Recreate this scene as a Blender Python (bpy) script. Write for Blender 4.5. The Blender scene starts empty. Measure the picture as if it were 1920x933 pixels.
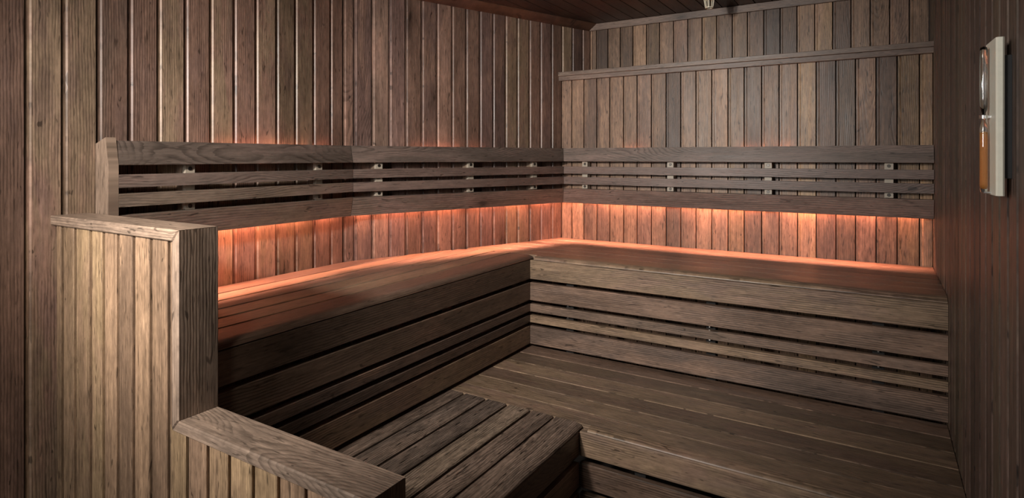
import bpy, bmesh, math, random
from mathutils import Vector
random.seed(11)
scene = bpy.context.scene
COL = scene.collection
ZO = 1.41            # eye height above the floor; coordinates below are relative to eye height
V = Vector
EX, EY, EZ = V((1, 0, 0)), V((0, 1, 0)), V((0, 0, 1))

# ------------------------------------------------------------------ materials
def new_mat(name):
    m = bpy.data.materials.new(name); m.use_nodes = True
    nt = m.node_tree; nt.nodes.clear()
    out = nt.nodes.new('ShaderNodeOutputMaterial')
    b = nt.nodes.new('ShaderNodeBsdfPrincipled')
    nt.links.new(b.outputs[0], out.inputs[0])
    return m, nt, b

class NB:
    def __init__(s, nt): s.nt = nt
    def n(s, t, **k):
        x = s.nt.nodes.new(t)
        for a, b in k.items(): setattr(x, a, b)
        return x
    def put(s, sock, v):
        if isinstance(v, bpy.types.NodeSocket): s.nt.links.new(v, sock)
        else: sock.default_value = v
    def m(s, op, a, b=0.0, c=0.0, clamp=False):
        x = s.n('ShaderNodeMath', operation=op, use_clamp=clamp)
        s.put(x.inputs[0], a); s.put(x.inputs[1], b); s.put(x.inputs[2], c)
        return x.outputs[0]
    def vec(s, x, y, z):
        c = s.n('ShaderNodeCombineXYZ')
        for i, q in enumerate((x, y, z)): s.put(c.inputs[i], q)
        return c.outputs[0]
    def noise(s, v, scale=1.0, detail=3.0, rough=0.55, dist=0.0):
        x = s.n('ShaderNodeTexNoise')
        s.put(x.inputs['Vector'], v); s.put(x.inputs['Scale'], scale); s.put(x.inputs['Detail'], detail)
        s.put(x.inputs['Roughness'], rough); s.put(x.inputs['Distortion'], dist)
        return x.outputs[0]
    def smooth(s, x, a, b, c=0.0, d=1.0):
        r = s.n('ShaderNodeMapRange', interpolation_type='SMOOTHSTEP')
        s.put(r.inputs[0], x); s.put(r.inputs[1], a); s.put(r.inputs[2], b); s.put(r.inputs[3], c); s.put(r.inputs[4], d)
        return r.outputs[0]
    def mix(s, f, a, b, mode='MIX'):
        x = s.n('ShaderNodeMix', data_type='RGBA', blend_type=mode)
        s.put(x.inputs[0], f); s.put(x.inputs[6], a); s.put(x.inputs[7], b)
        return x.outputs[2]

def wood(name, colors, tone=1.0, vary=0.5, grain=1.0, fiber=1.0, bump=0.25, rough=0.42, knots=1.0, sat=1.0, streak=0.0):
    """colors: three rgb tones picked per board; grain runs along UV.x"""
    m, nt, bs = new_mat(name); B = NB(nt)
    uvn = B.n('ShaderNodeUVMap'); uvn.uv_map = 'grain'
    sp = B.n('ShaderNodeSeparateXYZ'); nt.links.new(uvn.outputs[0], sp.inputs[0])
    u, v = sp.outputs[0], sp.outputs[1]
    at = B.n('ShaderNodeAttribute'); at.attribute_name = 'board'
    sc = B.n('ShaderNodeSeparateColor'); nt.links.new(at.outputs['Color'], sc.inputs[0])
    s1, s2, s3 = sc.outputs[0], sc.outputs[1], sc.outputs[2]
    off = B.m('MULTIPLY', s1, 57.0)
    # tree-ring figure: distance from a wandering pith line
    wob = B.noise(B.vec(B.m('MULTIPLY_ADD', u, 1.1, off), B.m('MULTIPLY', v, 2.0), off), 1.0, 1.5, .5)
    h = B.m('MULTIPLY_ADD', B.m('SUBTRACT', wob, .5), .55, B.m('MULTIPLY_ADD', s2, .12, -.03))
    vv = B.m('ADD', v, B.m('MULTIPLY_ADD', s3, .10, -.05))
    small = B.noise(B.vec(B.m('MULTIPLY_ADD', u, 7.0, off), B.m('MULTIPLY', v, 30.0), s2), 1.0, 3.0, .6)
    r = B.m('SQRT', B.m('ADD', B.m('MULTIPLY', vv, vv), B.m('MULTIPLY', h, h)))
    r = B.m('ADD', r, B.m('MULTIPLY', small, .012))
    ring = B.m('FRACT', B.m('MULTIPLY', r, 120.0))
    line = B.smooth(ring, .40, .88)
    line = B.m('MULTIPLY', line, B.smooth(ring, 1.0, .95))
    brk = B.noise(B.vec(B.m('MULTIPLY_ADD', u, 3.0, off), B.m('MULTIPLY', v, 12.0), s3), 1.0, 2.0, .6)
    line = B.m('MULTIPLY', line, B.smooth(brk, .33, .55))
    # fibres and pores
    fib = B.noise(B.vec(B.m('MULTIPLY_ADD', u, 9.0, off), B.m('MULTIPLY', v, 210.0), s2), 1.0, 2.5, .65)
    fib2 = B.noise(B.vec(B.m('MULTIPLY_ADD', u, 2.2, off), B.m('MULTIPLY', v, 62.0), s3), 1.0, 3.0, .6)
    pore = B.smooth(B.noise(B.vec(B.m('MULTIPLY_ADD', u, 16.0, off), B.m('MULTIPLY', v, 140.0), s1), 1.0, 1.0, .5), .66, .74)
    # blotches (heat-treated wood is cloudy)
    bl = B.noise(B.vec(B.m('MULTIPLY_ADD', u, 2.0, off), B.m('MULTIPLY', v, 7.0), s2), 1.0, 4.0, .62, .6)
    bl2 = B.noise(B.vec(B.m('MULTIPLY_ADD', u, 5.0, off), B.m('MULTIPLY', v, 16.0), s1), 1.0, 3.0, .6)
    # sparse knots
    vo = B.n('ShaderNodeTexVoronoi'); B.put(vo.inputs['Vector'], B.vec(B.m('MULTIPLY_ADD', u, 2.1, off), B.m('MULTIPLY', v, 5.2), off)); vo.inputs['Scale'].default_value = 1.0
    vcs = B.n('ShaderNodeSeparateColor'); nt.links.new(vo.outputs['Color'], vcs.inputs[0])
    kd = B.m('ADD', vo.outputs['Distance'], B.m('MULTIPLY', B.m('SUBTRACT', small, .5), .22))
    knot = B.m('MULTIPLY', B.smooth(kd, .085, .02), B.smooth(vcs.outputs[0], 1.0 - .40 * knots, 1.02 - .38 * knots))
    halo = B.m('MULTIPLY', B.smooth(kd, .30, .05), B.smooth(vcs.outputs[0], 1.0 - .40 * knots, 1.02 - .38 * knots))
    # colour
    c = B.mix(B.smooth(s1, .30, .55), (*colors[0], 1), (*colors[1], 1))
    c = B.mix(B.smooth(s2, .55, .85), c, (*colors[2], 1))
    c = B.mix(B.smooth(bl, .46, .66), c, (*colors[1], 1))
    c = B.mix(B.m('MULTIPLY', B.smooth(bl2, .45, .72), .55), c, (*colors[2], 1))
    val = B.m('MULTIPLY_ADD', B.m('SUBTRACT', s3, .5), vary, tone)
    val = B.m('MULTIPLY', val, B.m('MULTIPLY_ADD', B.m('SUBTRACT', bl, .5), 1.3, 1.0))
    val = B.m('MULTIPLY', val, B.m('MULTIPLY_ADD', B.m('SUBTRACT', fib, .5), .95 * fiber, 1.0))
    val = B.m('MULTIPLY', val, B.m('MULTIPLY_ADD', B.m('SUBTRACT', fib2, .5), .85 * fiber, 1.0))
    val = B.m('MULTIPLY', val, B.m('MULTIPLY_ADD', line, -.40 * grain, 1.0))
    val = B.m('MULTIPLY', val, B.m('MULTIPLY_ADD', pore, -.5 * fiber, 1.0))
    val = B.m('MULTIPLY', val, B.m('MULTIPLY_ADD', knot, -.60, 1.0))
    val = B.m('MULTIPLY', val, B.m('MULTIPLY_ADD', halo, -.28, 1.0))
    mot = B.noise(B.vec(B.m('MULTIPLY_ADD', u, 26.0, off), B.m('MULTIPLY', v, 95.0), s3), 1.0, 3.0, .7)
    val = B.m('MULTIPLY', val, B.m('MULTIPLY_ADD', B.m('SUBTRACT', mot, .5), 1.1 * fiber, 1.0))
    fleck = B.smooth(B.noise(B.vec(B.m('MULTIPLY_ADD', u, 11.0, off), B.m('MULTIPLY', v, 62.0), s1), 1.0, 1.5, .6, 1.2), .67, .72)
    val = B.m('MULTIPLY', val, B.m('MULTIPLY_ADD', fleck, -.6, 1.0))
    val = B.m('MAXIMUM', val, .05)
    if streak:
        st = B.noise(B.vec(B.m('MULTIPLY_ADD', u, .6, off), B.m('MULTIPLY', v, 160.0), s2), 1.0, 2.0, .6)
        val = B.m('MULTIPLY', val, B.m('MULTIPLY_ADD', B.m('SUBTRACT', st, .5), streak, 1.0))
    c = B.mix(1.0, c, B.vec(val, val, val), 'MULTIPLY')
    hs = B.n('ShaderNodeHueSaturation'); hs.inputs['Saturation'].default_value = sat
    nt.links.new(c, hs.inputs['Color'])
    nt.links.new(hs.outputs[0], bs.inputs['Base Color'])
    B.put(bs.inputs['Roughness'], B.m('MULTIPLY_ADD', fib2, .22, B.m('MULTIPLY_ADD', bl, .15, rough - .18)))
    bs.inputs['Specular IOR Level'].default_value = .36
    hgt = B.m('ADD', B.m('MULTIPLY', fib, .5), B.m('MULTIPLY_ADD', line, -.8, B.m('MULTIPLY', pore, -.5)))
    hgt = B.m('ADD', hgt, B.m('MULTIPLY', fib2, .5))
    bp = B.n('ShaderNodeBump'); bp.inputs['Strength'].default_value = bump; bp.inputs['Distance'].default_value = .0012
    nt.links.new(hgt, bp.inputs['Height']); nt.links.new(bp.outputs[0], bs.inputs['Normal'])
    return m

BROWN = [(.240, .170, .117), (.200, .125, .095), (.155, .100, .085)]
MW = dict(
    wall=wood('wall_cladding_wood', BROWN, 1.0, .6, grain=1.1, rough=.40, sat=1.05),
    wall_pale=wood('back_panel_wood', [(.28, .200, .138), (.21, .148, .112), (.155, .108, .086)], 1.0, 1.05, grain=.6, fiber=1.2, rough=.42, knots=1.4, sat=1.28),
    slat=wood('backrest_wood', [(.175, .130, .098), (.15, .105, .088), (.13, .098, .082)], 1.0, .30, grain=1.0, fiber=.75, rough=.42, knots=.6),
    bench=wood('bench_wood', [(.21, .150, .105), (.165, .112, .085), (.135, .098, .08)], 1.0, .50, grain=1.35, rough=.40, knots=.9, sat=1.12),
    step=wood('worn_step_wood', [(.185, .135, .098), (.15, .105, .08), (.12, .088, .07)], .95, .30, grain=1.3, fiber=1.9, bump=.9, rough=.48, knots=.5),
    part=wood('partition_wood', [(.32, .225, .142), (.275, .185, .125), (.22, .148, .104)], .95, .40, grain=.35, fiber=1.2, rough=.46, sat=1.1, knots=.9),
    cap=wood('cap_wood', [(.27, .20, .14), (.24, .17, .125), (.20, .145, .11)], 1.0, .15, grain=.9, fiber=1.1, rough=.44, knots=.8),
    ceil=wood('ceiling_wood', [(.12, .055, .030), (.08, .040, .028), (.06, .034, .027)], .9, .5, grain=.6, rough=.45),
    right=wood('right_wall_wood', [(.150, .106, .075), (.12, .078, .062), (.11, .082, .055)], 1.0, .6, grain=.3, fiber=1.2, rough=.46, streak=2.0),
    trim=wood('trim_wood', [(.20, .145, .112), (.165, .115, .09), (.14, .10, .085)], 1.0, .2, grain=.7, rough=.42, knots=.7),
)
def plain(name, col, rough=.5, metal=0.0, nscale=40., namt=.12, **k):
    m, nt, bs = new_mat(name); B = NB(nt)
    tc = B.n('ShaderNodeTexCoord')
    n = B.noise(tc.outputs['Object'], nscale, 3.0)
    v = B.m('MULTIPLY_ADD', B.m('SUBTRACT', n, .5), namt * 2, 1.0)
    c = B.mix(1.0, (*col, 1), B.vec(v, v, v), 'MULTIPLY')
    nt.links.new(c, bs.inputs['Base Color'])
    bs.inputs['Roughness'].default_value = rough; bs.inputs['Metallic'].default_value = metal
    for a, b in k.items(): bs.inputs[a.replace('_', ' ')].default_value = b
    return m
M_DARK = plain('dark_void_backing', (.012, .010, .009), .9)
M_STEEL = plain('screw_steel', (.55, .53, .50), .3, 1.0)
M_CREAM = plain('cream_painted_wood', (.92, .89, .74), .35, 0, 90, .08)
M_PALE = plain('pale_guard_wood', (.82, .76, .60), .45)
M_SAND = plain('orange_sand', (.95, .42, .10), .45, 0, 500, .15)
M_BLOCK = plain('pale_mounting_block', (.34, .29, .23), .5)
M_SCREW = plain('dark_screw_head', (.06, .055, .05), .35, .8)
M_SILVER = plain('silver_clip', (.8, .8, .8), .22, 1.0)
M_BLACK = plain('dark_bracket', (.02, .02, .02), .4)
m, nt, bs = new_mat('clear_glass')
bs.inputs['Base Color'].default_value = (.93, .97, .98, 1); bs.inputs['Roughness'].default_value = .02
bs.inputs['Transmission Weight'].default_value = 1.0; bs.inputs['IOR'].default_value = 1.7
M_GLASS = m
def emit(name, col, strength):
    m = bpy.data.materials.new(name); m.use_nodes = True; nt = m.node_tree; nt.nodes.clear()
    o = nt.nodes.new('ShaderNodeOutputMaterial'); e = nt.nodes.new('ShaderNodeEmission')
    e.inputs[0].default_value = (*col, 1); e.inputs[1].default_value = strength
    nt.links.new(e.outputs[0], o.inputs[0]); return m
LEDC = (1.0, .37, .22)
M_LED = emit('orange_led_light', LEDC, 80.0)
M_LED2 = emit('dim_orange_led_light', LEDC, 70.0)

# ------------------------------------------------------------------ mesh builder
class MB:
    """collects prisms with grain-aligned UVs and a per-board random colour"""
    def __init__(s):
        s.bm = bmesh.new(); s.uv = s.bm.loops.layers.uv.new('grain')
        s.at = s.bm.loops.layers.float_color.new('board')
    def seed(s): return (random.random(), random.random(), random.random(), 1.0)
    def prism(s, prof, O=(0, 0, 0), L=EX, W=EY, H=EZ, l0=0., l1=1., seed=None, nseg=1, G=None, mi=0):
        """profile [(w,h)] extruded along L from l0 to l1 (numbers or functions of w,h)"""
        O = V(O); L = V(L).normalized(); W = V(W).normalized(); H = V(H).normalized()
        sd = seed or s.seed(); bm = s.bm
        f0 = l0 if callable(l0) else (lambda w, h: l0)
        f1 = l1 if callable(l1) else (lambda w, h: l1)
        off = V((0, 0, ZO))
        rings = []
        for k in range(nseg + 1):
            t = k / nseg
            rings.append([(bm.verts.new(O + off + L * (f0(w, h) * (1 - t) + f1(w, h) * t) + W * w + H * h), f0(w, h) * (1 - t) + f1(w, h) * t, w, h) for w, h in prof])
        def face(items, end):
            try: f = bm.faces.new([i[0] for i in items])
            except ValueError: return
            f.material_index = mi
            for lp, it in zip(f.loops, items):
                if G is not None:
                    g = V(G); p = it[0].co; q = g.orthogonal().normalized(); q2 = g.cross(q)
                    lp[s.uv].uv = (p.dot(g), p.dot(q) - p.dot(q2))
                else: lp[s.uv].uv = (it[3] * 1.0 + it[2] * .3, it[2]) if end else (it[1], it[2] - it[3])
                lp[s.at] = sd
        n = len(prof)
        for k in range(nseg):
            for i in range(n):
                j = (i + 1) % n
                face([rings[k][i], rings[k][j], rings[k + 1][j], rings[k + 1][i]], False)
        face(list(reversed(rings[0])), True); face(rings[-1], True)
    def box(s, a, b, grain='x', ch=.0015, seed=None, mi=0):
        (x0, y0, z0), (x1, y1, z1) = a, b
        if grain == 'x': s.prism(chamf(y0, y1, z0, z1, ch), (0, 0, 0), EX, EY, EZ, x0, x1, seed, mi=mi)
        elif grain == 'y': s.prism(chamf(x0, x1, z0, z1, ch), (0, 0, 0), EY, EX, EZ, y0, y1, seed, mi=mi)
        else: s.prism(chamf(x0, x1, y0, y1, ch), (0, 0, 0), EZ, EX, EY, z0, z1, seed, mi=mi)
    def tube(s, c, r0, r1, z0, z1, n=20, axis=EZ, cap=True, inner=None):
        ax = V(axis).normalized(); a = ax.orthogonal().normalized(); b = ax.cross(a); sd = s.seed(); c = V(c) + V((0, 0, ZO)); bm = s.bm
        R = [[bm.verts.new(c + ax * z + (a * math.cos(t * 2 * math.pi / n) + b * math.sin(t * 2 * math.pi / n)) * r) for t in range(n)] for r, z in ((r0, z0), (r1, z1))]
        for i in range(n):
            j = (i + 1) % n; bm.faces.new((R[0][i], R[0][j], R[1][j], R[1][i]))
        if cap: bm.faces.new(list(reversed(R[0]))); bm.faces.new(R[1])
    def lathe(s, c, prof, n=24):
        c = V(c) + V((0, 0, ZO)); bm = s.bm; rows = []
        for r, z in prof:
            rows.append([bm.verts.new(c + V((r * math.cos(t * 2 * math.pi / n), r * math.sin(t * 2 * math.pi / n), z))) for t in range(n)])
        for k in range(len(rows) - 1):
            for i in range(n):
                j = (i + 1) % n; bm.faces.new((rows[k][i], rows[k][j], rows[k + 1][j], rows[k + 1][i]))
        bm.faces.new(list(reversed(rows[0]))); bm.faces.new(rows[-1])
    def build(s, name, mat, parent=None, smooth=40, origin=None):
        bmesh.ops.recalc_face_normals(s.bm, faces=s.bm.faces)
        if origin is None:
            xs = [v.co for v in s.bm.verts]
            lo = V([min(p[i] for p in xs) for i in range(3)]); hi = V([max(p[i] for p in xs) for i in range(3)])
            origin = V(((lo.x + hi.x) / 2, (lo.y + hi.y) / 2, lo.z))
        origin = V(origin)
        bmesh.ops.translate(s.bm, verts=s.bm.verts, vec=-origin)
        me = bpy.data.meshes.new(name); s.bm.to_mesh(me); s.bm.free()
        for q in (mat if isinstance(mat, (list, tuple)) else [mat]): me.materials.append(q)
        if smooth:
            for p in me.polygons: p.use_smooth = True
            me.set_sharp_from_angle(angle=math.radians(smooth))
        o = bpy.data.objects.new(name, me); COL.objects.link(o)
        if parent:
            o.parent = parent
            pw = parent.location.copy(); q = parent.parent
            while q: pw = pw + q.location; q = q.parent
            o.location = origin - pw
        else: o.location = origin
        return o

def chamf(a0, a1, b0, b1, c=.0015):
    return [(a0 + c, b0), (a1 - c, b0), (a1, b0 + c), (a1, b1 - c), (a1 - c, b1), (a0 + c, b1), (a0, b1 - c), (a0, b0 + c)]
def thing(name, label, cat, loc, group=None):
    o = bpy.data.objects.new(name, None); COL.objects.link(o)
    o.location = V(loc) + V((0, 0, ZO)); o.empty_display_size = .1
    o['label'] = label; o['category'] = cat
    if group: o['group'] = group
    return o
def structure(o): o['kind'] = 'structure'; return o

# ------------------------------------------------------------------ plan of the room
XL, XR = -2.17, .212                 # left and right wall faces
YK = 1.98                            # where the left wall bends
SB = .3775                           # slope of the angled wall (dx/dy)
YB, YU = 3.294, 3.531                # lower back panel and recessed upper back wall
Y0 = -1.35                           # wall behind the camera
ZF, ZC = -1.41, .854                 # floor, ceiling
DB = V((SB, 1, 0)).normalized(); NBW = V((DB.y, -DB.x, 0))   # along / outwards from the angled wall
LB = (YU - YK) / DB.y
def xw(y): return XL if y < YK else XL + SB * (y - YK)

def clad(mb, O, S, N, seams, z0, z1, lip=.009, dep=.005, gap=.0048, tk=.016, bev=.004, ztops=None, tone=None):
    """tongue-and-groove boards: S along wall, N into the room, seams = board edges"""
    for k in range(len(seams) - 1):
        a, b = seams[k], seams[k + 1]
        if b - a < .03: lp, gp, bv = .0, .002, .001
        else: lp, gp, bv = lip, gap, bev
        p = [(a + gp / 2, -tk), (b - gp / 2, -tk), (b - gp / 2, -.0015), (b - gp / 2 - .0015, 0)]
        if lp: p += [(a + gp / 2 + lp + bv, 0), (a + gp / 2 + lp, -dep), (a + gp / 2, -dep)]
        else: p += [(a + gp / 2 + .001, 0), (a + gp / 2, -.001)]
        zt = z1 if ztops is None else ztops[k]
        mb.prism(p, O, EZ, S, N, z0, zt)
def steps(a, b, d):
    n = max(1, round(abs(b - a) / d)); return [a + (b - a) * i / n for i in range(n + 1)]

# ---- left wall (straight run and angled run)
mb = MB()
sa = [.744, .838, .935, 1.03, 1.126, 1.222, 1.319, 1.416, 1.513, 1.611, 1.706, 1.804, 1.902, YK]
sa = [round(.744 - .096 * i, 3) for i in range(22, 0, -1)] + sa
clad(mb, (XL, 0, 0), EY, EX, sa, ZF, ZC)
sb = [0, .054, .147, .238, .329, .422, .513, .606, .696, .788, .878, .967, 1.054, 1.145, 1.231, 1.321, 1.407, 1.494, 1.583, LB]
clad(mb, (XL, YK, 0), DB, NBW, sb, ZF, ZC)
mb.prism([(-.06, ZF), (-.017, ZF), (-.017, ZC), (-.06, ZC)], (XL, 0, 0), EY, EX, EZ, Y0, YK + .003, mi=1)
mb.prism([(-.06, ZF), (-.017, ZF), (-.017, ZC), (-.06, ZC)], (XL, YK, 0), DB, NBW, EZ, 0, LB + .02, mi=1)
structure(mb.build('wall_left', [MW['wall'], M_DARK]))

# ---- back wall: lower panel stands forward, upper part recessed above the ledge
lo = [-1.674, -1.603, -1.522, -1.437, -1.354, -1.268, -1.186, -1.101, -1.016, -.933, -.85, -.766, -.682, -.6, -.514, -.431, -.346, -.262, -.176, -.093, -.009, .075, .161, XR]
up = [-1.585, -1.571, -1.544, -1.464, -1.381, -1.298, -1.212, -1.129, -1.043, -.959, -.876, -.794, -.707, -.626, -.54, -.457, -.373, -.288, -.204, -.12, -.035, .049, .131, XR]
mb = MB(); clad(mb, (0, YB, 0), EX, -EY, lo, ZF, .475, lip=.008, dep=.004, gap=.0045)
clad(mb, (0, YU, 0), EX, -EY, up, .47, ZC, lip=.008, dep=.004, gap=.0045)
mb.box((xw(YB) - .0, YB + .017, ZF), (XR, YB + .05, .47), 'x', 0.0005, mi=1)
mb.box((-1.6, YU + .017, .40), (XR, YU + .05, ZC), 'x', 0.0005, mi=1)
structure(mb.build('wall_back', [MW['wall_pale'], M_DARK]))

# ---- right wall
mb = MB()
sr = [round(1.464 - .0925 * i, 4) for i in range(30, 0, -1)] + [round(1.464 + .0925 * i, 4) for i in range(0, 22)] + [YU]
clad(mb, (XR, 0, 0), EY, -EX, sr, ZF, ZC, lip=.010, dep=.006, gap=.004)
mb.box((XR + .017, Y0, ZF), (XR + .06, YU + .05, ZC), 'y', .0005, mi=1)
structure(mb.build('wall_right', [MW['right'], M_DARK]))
# ---- wall behind the camera
mb = MB(); clad(mb, (0, Y0, 0), EX, EY, steps(XL, XR, .095), ZF, ZC); structure(mb.build('wall_front', MW['wall']))
# ---- floor and ceiling
mb = MB()
mb.box((XL - .06, Y0 - .06, ZF - .05), (XR + .06, YU + .06, ZF), 'x', .001)
floor = structure(mb.build('floor', plain('dark_floor_tile', (.055, .050, .047), .5, 0, 12, .25)))
mb = MB()
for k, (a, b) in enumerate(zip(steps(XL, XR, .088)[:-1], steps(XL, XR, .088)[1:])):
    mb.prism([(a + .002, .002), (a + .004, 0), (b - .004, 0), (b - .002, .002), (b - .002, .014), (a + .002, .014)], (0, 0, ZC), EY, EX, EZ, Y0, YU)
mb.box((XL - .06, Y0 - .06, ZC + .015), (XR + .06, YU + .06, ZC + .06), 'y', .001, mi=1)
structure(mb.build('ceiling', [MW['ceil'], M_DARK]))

# ---- trims
mb = MB()     # sloped cornice along the left wall
cp = [(0, .811), (.003, .811), (.050, .850), (.050, ZC - .0005), (0, ZC - .0005)]
mb.prism(cp, (XL, 0, 0), EY, EX, EZ, Y0, lambda w, h: YK - w * .187)
mb.prism(cp, (XL, YK, 0), DB, NBW, EZ, lambda w, h: w * .187, LB - .0)
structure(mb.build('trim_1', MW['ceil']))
mb = MB()     # flat cornice across the recessed back wall
mb.box((-1.583, YU - .016, .811), (XR, YU, ZC - .001), 'x', .002)
structure(mb.build('trim_2', MW['trim']))
mb = MB()     # ledge capping the lower panel, two stepped boards
mb.prism(chamf(3.266, YU - .0005, .497, .5225, .002), (0, 0, 0), EX, EY, EZ, lambda w, h: xw(w) + .002, XR)
mb.prism(chamf(3.271, YB - .0005, .469, .4965, .002), (0, 0, 0), EX, EY, EZ, lambda w, h: xw(w) + .002, XR)
structure(mb.build('trim_3', MW['trim']))

# ------------------------------------------------------------------ benches
GY = .915
def nose_y(yf, yb, zt, zb, zs, rx=.045, rz=None):
    """rounded front board profile in (w=y,h=z): front at yf, flat top from yf+rx to yb"""
    rz = rz or (zt - zs)
    pts = []
    for i in range(11):
        t = i / 10 * math.pi / 2
        pts.append((yf + rx - rx * math.sin(t) if i else yf + rx, zs + (zt - zs) * math.cos(t) if i < 10 else zs))
    # pts run from flat end (top) down to the seam at the front
    return [(yb, zt)] + pts + [(yf, zs), (yf + .028, zs), (yf + .028, zb), (yb, zb)]
def dedupe(p):
    o = []
    for q in p:
        if not o or (abs(q[0] - o[-1][0]) + abs(q[1] - o[-1][1])) > 1e-6: o.append(q)
    return o
BANDS = [(-.5210, -.617), (-.634, -.724), (-.742, -.781), (-.799, -.836), (-.853, -.944)]

# --- upper bench along the left wall
def rounded_slats(parent, n): pass
tL = thing('upper_bench', 'long upper bench along the left wall, its near end hidden by the stepped half wall', 'bench', (-1.8, 1.8, ZF))
xs = [XL, -2.055, -1.950, -1.845, -1.740, -1.635]
for a, b in zip(xs[:-1], xs[1:]):
    mb = MB()
    cut = lambda w, h: min(2.6375, 9 if w <= XL else YK + (w - XL) / SB) if w > XL + .004 else YK
    mb.prism(chamf(a + .0042, b - .0042, -.528, -.5, .003), (0, 0, 0), EY, EX, EZ, GY, cut)
    mb.build('seat_slat', MW['bench'], tL)
mb = MB()
mb.prism(dedupe([(-w, h) for w, h in nose_y(1.500, 1.6305, -.5, -.540, -.5175)]), (0, 0, 0), EY, EX, EZ, GY, lambda w, h: 2.6375 if h > -.52 and w < -1.55 else 2.6375)
mb.build('nose_board', MW['bench'], tL)
for k, (zt, zb) in enumerate(BANDS):
    mb = MB(); mb.box((-1.526, GY, zb), (-1.500, 2.6005 if k else 2.6005, zt), 'y', .002); mb.build('front_board', MW['bench'], tL)
for y in (1.25, 1.95, 2.5):
    mb = MB(); mb.box((-1.575, y - .02, ZF), (-1.530, y + .02, -.545), 'z', .002); mb.build('support_post', MW['bench'], tL)

# --- upper bench across the back
tB = thing('upper_bench', 'upper bench across the back wall, lit orange along its rear edge', 'bench', (-.6, 2.95, ZF))
ys = [2.7465, 2.856, 2.966, 3.075, 3.184, YB]
for a, b in zip(ys[:-1], ys[1:]):
    mb = MB(); mb.prism(chamf(a + .003, b - .003, -.528, -.5, .003), (0, 0, 0), EX, EY, EZ, lambda w, h: xw(w) + .001, XR - .002)
    mb.build('seat_slat', MW['bench'], tB)
mb = MB()
sd = mb.seed()
mb.prism(dedupe(nose_y(2.602, 2.7435, -.5, -.540, -.5185)), (0, 0, 0), EX, EY, EZ, -1.478, XR - .002, sd)
mb.prism([(2.640, -.540), (2.7435, -.540), (2.7435, -.5), (2.640, -.5)], (0, 0, 0), EX, EY, EZ, lambda w, h: xw(w) + .001, -1.478, sd)
mb.build('nose_board', MW['bench'], tB)
for k, (zt, zb) in enumerate(BANDS):
    mb = MB(); mb.box((-1.499, 2.602, zb), (XR - .001, 2.627, zt), 'x', .002); mb.build('front_board', MW['bench'], tB)
for x in (-1.30, -.62, .0):
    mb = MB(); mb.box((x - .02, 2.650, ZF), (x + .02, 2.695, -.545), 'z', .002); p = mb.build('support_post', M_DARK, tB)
    for z in (-.733, -.790):
        s = MB(); s.tube((x, 2.640, z), .003, .003, -.012, .010, 10, EY); s.build('screw', M_STEEL, p)
# dark boarding below the seats, seen only as black between the front boards

# --- lower platform across the back
tP = thing('lower_bench', 'wide low bench below the back bench, boards running to the right wall', 'bench', (-.4, 2.3, ZF))
ys = [2.040, 2.150, 2.268, 2.388, 2.508, 2.6295]
tones = [.62, .05, .95, .0, .8]
for i, (a, b) in enumerate(zip(ys[:-1], ys[1:])):
    mb = MB(); mb.prism(chamf(a + .001, b - .001, -.988, -.96, .0035), (0, 0, 0), EX, EY, EZ, -1.527, XR - .002, (random.random(), random.random() * .5, tones[i], 1))
    mb.build('platform_board', MW['bench'], tP)
mb = MB(); sd = (.3, .3, .75, 1)
mb.prism(dedupe(nose_y(1.925, 2.039, -.96, -.995, -.9745, rx=.034)), (0, 0, 0), EX, EY, EZ, -.876, XR - .0005, sd)
mb.prism([(1.9565, -.995), (2.039, -.995), (2.039, -.96), (1.9565, -.96)], (0, 0, 0), EX, EY, EZ, -1.527, -.876, sd)
mb.build('nose_board', MW['bench'], tP)
SB2 = [(-.9768, -1.064), (-1.088, -1.176), (-1.196, -1.285), (-1.303, -1.395)]
for zt, zb in SB2:
    mb = MB(); mb.box((-.905, 1.925, zb), (XR - .001, 1.950, zt), 'x', .0025); mb.build('front_board', MW['bench'], tP)
for x in (-.7, -.1):
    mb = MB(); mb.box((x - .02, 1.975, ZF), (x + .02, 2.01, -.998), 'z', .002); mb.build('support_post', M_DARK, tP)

# --- lower step bench on the left, foreground
tS = thing('lower_bench', 'low foreground bench of worn dark slats with wide gaps beside the stepped partition', 'bench', (-1.2, 1.4, ZF))
xs = [-1.534, -1.435, -1.328, -1.227, -1.123, -1.021]
for a, b in zip(xs[:-1], xs[1:]):
    mb = MB(); mb.prism(chamf(a + .006, b - .006, -.988, -.96, .004), (0, 0, 0), EY, EX, EZ, GY, 1.9525)
    mb.build('step_slat', MW['step'], tS)
mb = MB()
mb.prism(dedupe([(-w, h) for w, h in nose_y(.907, 1.015, -.96, -.995, -.9745, rx=.036)]), (0, 0, 0), EY, EX, EZ, GY, 1.9525)
mb.build('nose_board', MW['step'], tS)
for zt, zb in SB2:
    mb = MB(); mb.box((-.932, GY, zb), (-.907, 1.9235, zt), 'y', .0025); mb.build('front_board', MW['bench'], tS)
for y in (1.2, 1.7):
    mb = MB(); mb.box((-.98, y - .02, ZF), (-.935, y + .02, -.998), 'z', .002); mb.build('support_post', MW['bench'], tS)

# ------------------------------------------------------------------ backrests
LEDW = 7.8
LEDTILT = math.radians(24)
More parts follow.
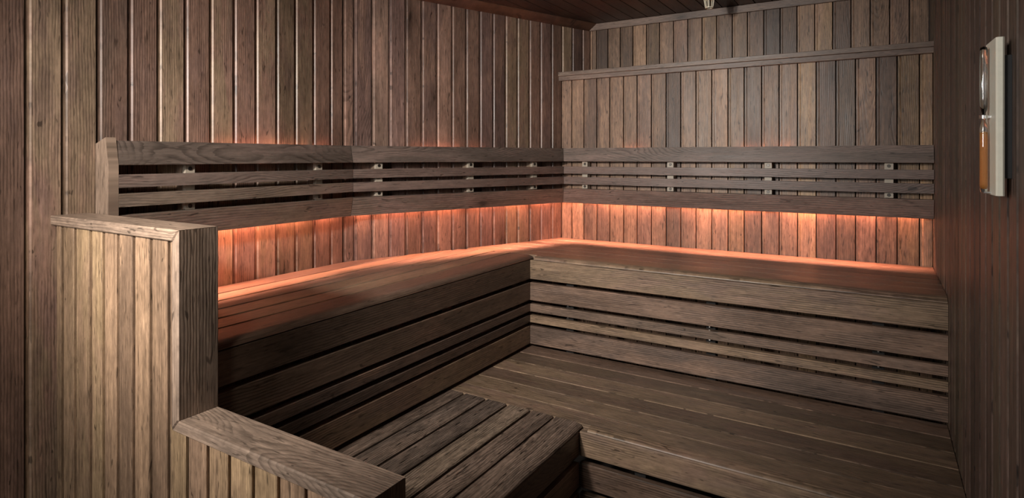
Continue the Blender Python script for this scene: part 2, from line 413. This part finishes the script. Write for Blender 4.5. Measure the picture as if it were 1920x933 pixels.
# profile of each slat as (offset from wall face, z)
FR = .084
def slat_profiles(f, t=.024):
    return [
        [(f - .018, .053), (f - .018 - t, .053), (f - t, -.027), (f - .0015, -.027), (f, -.0255)],
        [(f, -.0575), (f - t, -.0575), (f - t, -.100), (f, -.100)],
        [(f, -.1195), (f - t, -.1195), (f - t, -.163), (f, -.163)],
        [(f, -.1905), (f - t, -.1895), (f - .020 - t, -.277), (f - .020, -.277)],
    ]
def backrest(label, O, S, N, fr, l0f, l1f, batts, endboard=False, led=None):
    """O,S,N: wall line; fr(l)=front offset treated as constant"""
    t = thing('backrest', label, 'backrest', tuple(V(O) + V(S) * (sum(led) / 2 if led else .5) + V((0, 0, -.28))))
    for p in slat_profiles(fr):
        mb = MB(); mb.prism(p, O, S, N, EZ, l0f, l1f); mb.build('slat', MW['slat'], t)
    for b in batts:
        mb = MB(); mb.prism([(b - .019, .001), (b + .019, .001), (b + .019, fr - .046), (b - .019, fr - .046)], O, EZ, S, N, -.262, .045)
        o = mb.build('support_batten', MW['cap'], t)
        mb = MB(); mb.prism([(b - .017, fr - .0455), (b + .017, fr - .0455), (b + .017, fr - .0255), (b - .017, fr - .0255)], O, EZ, S, N, -.188, -.028)
        o2 = mb.build('mounting_block', M_BLOCK, t)
        for z in (-.042, -.176):
            s = MB(); c = V(O) + V(S) * b + V(N) * (fr - .0265) + V((0, 0, z)); s.tube(c, .0085, .007, 0, .003, 14, N); s.build('screw', M_SCREW, o2)
    if led:
        a, b = led
        mb = MB(); mb.prism([(.010, -.2500), (.026, -.2500), (.026, -.2485), (.010, -.2485)], O, S, N, EZ, a, b); mb.build('led_strip', M_LED, t, 0)
        n = max(2, round((b - a) / .38)); S_, N_ = V(S).normalized(), V(N).normalized()
        for i in range(n):
            c = V(O) + S_ * (a + (b - a) * (i + .5) / n) + N_ * .021 + V((0, 0, -.2525 + ZO))
            l = bpy.data.lights.new('led_light', 'AREA'); l.shape = 'RECTANGLE'; l.size = (b - a) / n * .96; l.size_y = .010
            l.energy = LEDW * (b - a) / n * random.uniform(.6, 1.4); l.color = LEDC; l.spread = math.radians(92)
            q = bpy.data.objects.new('led_light', l); COL.objects.link(q); q.location = c
            zz = (V((0, 0, 1)) * math.cos(LEDTILT) - N_ * math.sin(LEDTILT)).normalized()
            from mathutils import Matrix
            q.rotation_euler = Matrix((S_, zz.cross(S_), zz)).transposed().to_euler()
        mb = MB(); mb.prism([(.001, -.253), (.004, -.253), (.004, -.246), (.036, -.246), (.036, -.253), (.039, -.253), (.039, -.240), (.001, -.240)], O, S, N, EZ, a - .005, b + .005); mb.build('led_light_shield', M_BLACK, t, 0)  # unseen cover added to stop the strip lighting the wall upward
    return t
MK = .187 # tan of half the bend angle
# straight left run, front line x=-2.086 from the end board to the mitre
def kinkA(w, h): return 1.966 + (FR - w) * MK
tA = backrest('left wooden backrest, behind and above the stepped half wall', (XL, 0, 0), EY, EX, FR,
              .962, lambda w, h: kinkA(w, h) - .0012, [1.21, 1.79], led=(.99, 1.93))
mb = MB()   # end board with bevelled top
mb.prism([(.001, -.285), (.062, -.285), (FR, -.20), (FR, -.022), (.066, .063), (.001, .043)], (XL, 0, 0), EY, EX, EZ, .931, .9615, G=(0, 0, 1))
mb.build('end_board', MW['cap'], tA)
# angled run
K = V((XL + FR, 1.966, 0)); E2 = V((-1.618, 3.214, 0))
DB2 = (E2 - K).normalized(); NB2 = V((DB2.y, -DB2.x, 0))
O2 = K - NB2 * FR; L2 = (E2 - K).length
turn = math.atan2(DB2.x, DB2.y); mk2 = math.tan(turn / 2)
phi = math.radians(90) - turn   # corner with the back run (inside corner)
mk3 = math.tan(phi / 2)
tBk = backrest('middle wooden backrest on the angled wall, reaching from the left backrest to the room corner', tuple(O2), DB2, NB2, FR,
               lambda w, h: (FR - w) * -mk2 + .0012, lambda w, h: L2 + (FR - w) * mk3 - .001, [(2.10 - 1.966) / DB2.y, (2.60 - 1.966) / DB2.y, (3.02 - 1.966) / DB2.y], led=(.03, L2 + .02))
# back run
FB = .080
tC = backrest('right wooden backrest on the back wall, ending at the right wall', (0, YB, 0), EX, -EY, FB,
              lambda w, h: -1.618 - (FB - w) * mk3 + .001, XR - .002, [-1.49, -.975, -.475, .042], led=(-1.62, .15))
# dim light leaking upward behind the top slats
for t, O, S, N, segs in ((tA, (XL, 0, 0), EY, EX, [(1.33, 1.9)]), (tBk, tuple(O2), DB2, NB2, [(.35, .8)]), (tC, (0, YB, 0), EX, -EY, [(-.62, -.38), (-1.25, -1.15)])):
    for a, b in segs:
        mb = MB(); mb.prism([(.006, .016), (.012, .016), (.012, .020), (.006, .020)], O, S, N, EZ, a, b); mb.build('led_strip', M_LED2, t, 0)
        mb = MB(); mb.prism([(.001, .008), (.045, .008), (.045, .012), (.001, .012)], O, S, N, EZ, a - .01, b + .01); mb.build('led_light_shield', M_BLACK, t, 0)  # unseen plate added to keep the upper glow out of the slat gaps

# ------------------------------------------------------------------ stepped partition
tW = thing('partition', 'stepped half wall of pale vertical boards in the left foreground, tall at left and low at right', 'partition', (-1.5, .86, ZF))
XE, XE2 = -1.460, -.815
YF_, YR_ = .806, .912
def capprism(name, pts, mat, grain):
    # polygon in x-z extruded in y; grain axis by swapping roles
    mb = MB(); bm = mb.bm; sd = mb.seed(); c = .003
    ys = [YF_, YF_ + c, YR_ - c, YR_]
    cen = V((sum(p[0] for p in pts) / len(pts), 0, sum(p[1] for p in pts) / len(pts)))
    # inset outline for softened front and rear edges
    def inset(k):
        if k in (1, 2): return pts
        n = len(pts); out = []
        ar_ = sum(pts[i][0] * pts[(i + 1) % n][1] - pts[(i + 1) % n][0] * pts[i][1] for i in range(n))
        sg = 1 if ar_ > 0 else -1
        for i in range(n):
            p0, p1, p2 = V(pts[i - 1]), V(pts[i]), V(pts[(i + 1) % n])
            d1 = (p1 - p0).normalized(); d2 = (p2 - p1).normalized()
            n1 = V((-d1.y, d1.x)) * sg; n2 = V((-d2.y, d2.x)) * sg
            bis = (n1 + n2); bis = bis / max(.3, bis.length_squared / 2) * c * .999
            # keep the mitre ends tight
            out.append((p1.x + bis.x * 1.0, p1.y + bis.y * 1.0))
        return out
    rings = [[bm.verts.new(V((x, ys[k], z + ZO))) for x, z in inset(k)] for k in range(4)]
    faces = []
    n = len(pts)
    for k in range(3):
        for i in range(n):
            j = (i + 1) % n; faces.append(bm.faces.new((rings[k][i], rings[k][j], rings[k + 1][j], rings[k + 1][i])))
    faces.append(bm.faces.new(rings[0])); faces.append(bm.faces.new(rings[3]))
    for f in faces:
        for lp in f.loops:
            p = lp.vert.co
            lp[mb.uv].uv = (p.x, p.y - p.z) if grain == 'x' else (p.z, p.y - p.x)
            lp[mb.at] = sd
    return mb.build(name, mat, tW, 25)
LW = .029
capprism('top_cap', [(XL + .001, -.180), (XE, -.180), (XE - LW, -.180 - LW), (XL + .001, -.180 - LW)], MW['cap'], 'x')
e = capprism('end_board', [(XE, -.181), (XE, -.647), (XE - LW, -.647 - LW), (XE - LW, -.181 - LW)], MW['cap'], 'z')
capprism('step_cap', [(XE, -.648), (XE2, -.648), (XE2 - LW, -.648 - LW), (XE - LW, -.648 - LW)], MW['cap'], 'x')
capprism('end_board', [(XE2, -.649), (XE2, ZF), (XE2 - LW, ZF), (XE2 - LW, -.649 - LW)], MW['cap'], 'z')
mb = MB()
s1_ = [XL + .001, -2.122, -2.038, -1.941, -1.865, -1.784, -1.699, -1.613, -1.527, XE - LW]
clad(mb, (0, .8165, 0), EX, -EY, s1_[:-1], ZF, -.180 - LW, lip=.013, dep=.007, gap=.003, tk=.014)
mb.prism([(-1.5255, -.014), (XE - LW, -.014), (XE - LW, 0), (-1.509, 0), (-1.512, -.007), (-1.5255, -.007)], (0, .8165, 0), EZ, EX, -EY, -.648 - LW, -.180 - LW)
clad(mb, (0, .8165, 0), EX, -EY, [-1.527, -1.444, -1.357, -1.272, -1.183, -1.096, -1.008, -.920, XE2 - LW], ZF, -.648 - LW, lip=.013, dep=.007, gap=.003, tk=.014)
mb.build('cladding', MW['part'], tW)
mb = MB()
mb.box((XL + .001, .832, ZF), (XE - LW, YR_ - .004, -.181 - LW), 'z', .001)
mb.box((XE - LW, .832, ZF), (XE2 - LW, YR_ - .004, -.649 - LW), 'z', .001)
mb.build('core', MW['bench'], tW)

# ------------------------------------------------------------------ sand timer on the right wall
tT = thing('sand_timer', 'slim cream sand timer with orange sand hanging on the right wall', 'timer', (.2, 1.46, -.073))
mb = MB(); mb.prism([(1.413, .186), (1.506, .183), (1.509, .188), (1.509, .199), (1.413, .199), (1.410, .196), (1.410, .189)], (0, 0, 0), EZ, EY, EX, -.0725, .2225); mb.build('backboard', M_CREAM, tT)
mb = MB(); mb.prism([(1.425, .1992), (1.495, .1992), (1.495, .2115), (1.425, .2115)], (0, 0, 0), EZ, EY, EX, -.04, .19); mb.build('wall_mount', M_BLACK, tT)
GC = (.1745, 1.464, 0)
def hourglass(r, w=.0016):
    return [(.002, .2145), (r * .8, .213), (r, .208), (r, .100), (r * .85, .092), (r * .45, .084), (w, .079), (w, .076), (r * .45, .071), (r * .85, .063), (r, .055), (r, -.056), (r * .8, -.0615), (.002, -.063)][::-1]
mb = MB(); mb.lathe(GC, hourglass(.0064)); mb.lathe(GC, [(.0006, .0805), (.002, .086), (.0045, .094), (.0056, .101), (.0056, .206), (.0045, .2105), (.001, .2120)]); mb.build('glass_tube', M_GLASS, tT, 60)
mb = MB(); mb.lathe(GC, [(.0005, -.0605), (.0054, -.058), (.0060, -.054), (.0060, .044), (.0050, .0465), (.001, .049)]); mb.build('sand', M_SAND, tT, 60)
mb = MB(); mb.tube(V(GC), .0072, .0072, .0745, .0805, 16); mb.box((GC[0] + .006, 1.461, .075), (.186, 1.467, .080), 'x', .0004); mb.build('waist_clip', M_SILVER, tT)
mb = MB(); mb.tube(V(GC), .005, .0062, -.0685, -.062, 16); mb.box((GC[0], 1.458, -.0705), (.190, 1.468, -.0670), 'x', .0006); mb.build('bottom_clip', M_SILVER, tT)

# ------------------------------------------------------------------ pale slatted guard hanging from the ceiling
tG = thing('sensor_guard', 'small pale slatted guard hanging from the dark ceiling near the back wall', 'guard', (-.755, 3.19, .78))
G = V((-.755, 3.19, 0))
for k in range(9):
    a = k * 2 * math.pi / 9; d = V((math.cos(a), math.sin(a), 0)); q = V((-d.y, d.x, 0))
    mb = MB(); ax = (d * (.027 - .020) + V((0, 0, .044))).normalized()
    o = G + d * .019 + V((0, 0, .782)); mb.prism([(-.0021, -.0014), (.0021, -.0014), (.0021, .0014), (-.0021, .0014)], o, ax, q, d, 0, .044); mb.build('guard_slat', M_PALE, tG)
for r, z, n in ((.0205, .7795, 'bottom_ring'), (.0285, .8245, 'top_ring')):
    mb = MB(); pr = []
    N_ = 24
    rr = [[], [], [], []]
    for i in range(N_):
        a = i * 2 * math.pi / N_
        for j, (dr, dz) in enumerate(((0, 0), (-.0045, 0), (-.0045, .004), (0, .004))):
            rr[j].append(mb.bm.verts.new(G + V(((r + dr) * math.cos(a), (r + dr) * math.sin(a), z + dz + ZO))))
    for i in range(N_):
        k = (i + 1) % N_
        for j in range(4): mb.bm.faces.new((rr[j][i], rr[j][k], rr[(j + 1) % 4][k], rr[(j + 1) % 4][i]))
    mb.build(n, M_PALE, tG)
mb = MB(); mb.tube(G, .030, .034, .8285, ZC, 20); mb.build('ceiling_mount', M_PALE, tG)
mb = MB(); mb.tube(G, .006, .006, .792, .8285, 12); mb.build('sensor_stem', M_BLACK, tG)

# ------------------------------------------------------------------ light
def area(name, loc, target, size, power, col, spread=180, sy=None):
    l = bpy.data.lights.new(name, 'AREA'); l.energy = power; l.color = col; l.size = size
    l.shape = 'RECTANGLE' if sy else 'DISK'
    if sy: l.size_y = sy
    l.spread = math.radians(spread)
    o = bpy.data.objects.new(name, l); COL.objects.link(o); o.location = V(loc) + V((0, 0, ZO))
    o.rotation_euler = (V(target) - V(loc)).to_track_quat('-Z', 'Y').to_euler(); return o
l = bpy.data.lights.new('ceiling_spot', 'SPOT'); l.energy = 400; l.color = (1.0, .93, .85); l.spot_size = math.radians(68); l.spot_blend = 1.0; l.shadow_soft_size = .09
o = bpy.data.objects.new('ceiling_spot', l); COL.objects.link(o); o.location = V((-1.36, -.55, .55 + ZO))
o.rotation_euler = (V((-1.58, 2.4, -.30)) - V((-1.36, -.55, .55))).to_track_quat('-Z', 'Y').to_euler()
area('camera_side_fill', (-1.25, -1.28, .42), (-.95, 1.5, .12), .5, 21, (1.0, .97, .94), 118, .65)  # added fill light behind the camera, no doorway built; brightens timer and glass
area('ceiling_lamp', (-1.08, .22, .80), (-1.08, .42, -1.), .14, 5.6, (1.0, .92, .80), 180)
w = bpy.data.worlds.new('World'); scene.world = w; w.use_nodes = True
w.node_tree.nodes['Background'].inputs[0].default_value = (.02, .02, .02, 1)

# ------------------------------------------------------------------ camera
cam = bpy.data.cameras.new('camera'); co = bpy.data.objects.new('camera', cam); COL.objects.link(co)
co.location = (0, 0, ZO); co.rotation_euler = (math.radians(90), 0, math.radians(31.7))
cam.sensor_width = 36; cam.lens = 1112 / 1920 * 36; cam.shift_y = -(466.5 - 294) / 1920; cam.clip_start = .02
scene.camera = co
scene.view_settings.view_transform = 'Standard'; scene.view_settings.look = 'None'
scene.view_settings.gamma = 1; scene.view_settings.use_curve_mapping = False
scene.view_settings.exposure = -0.08
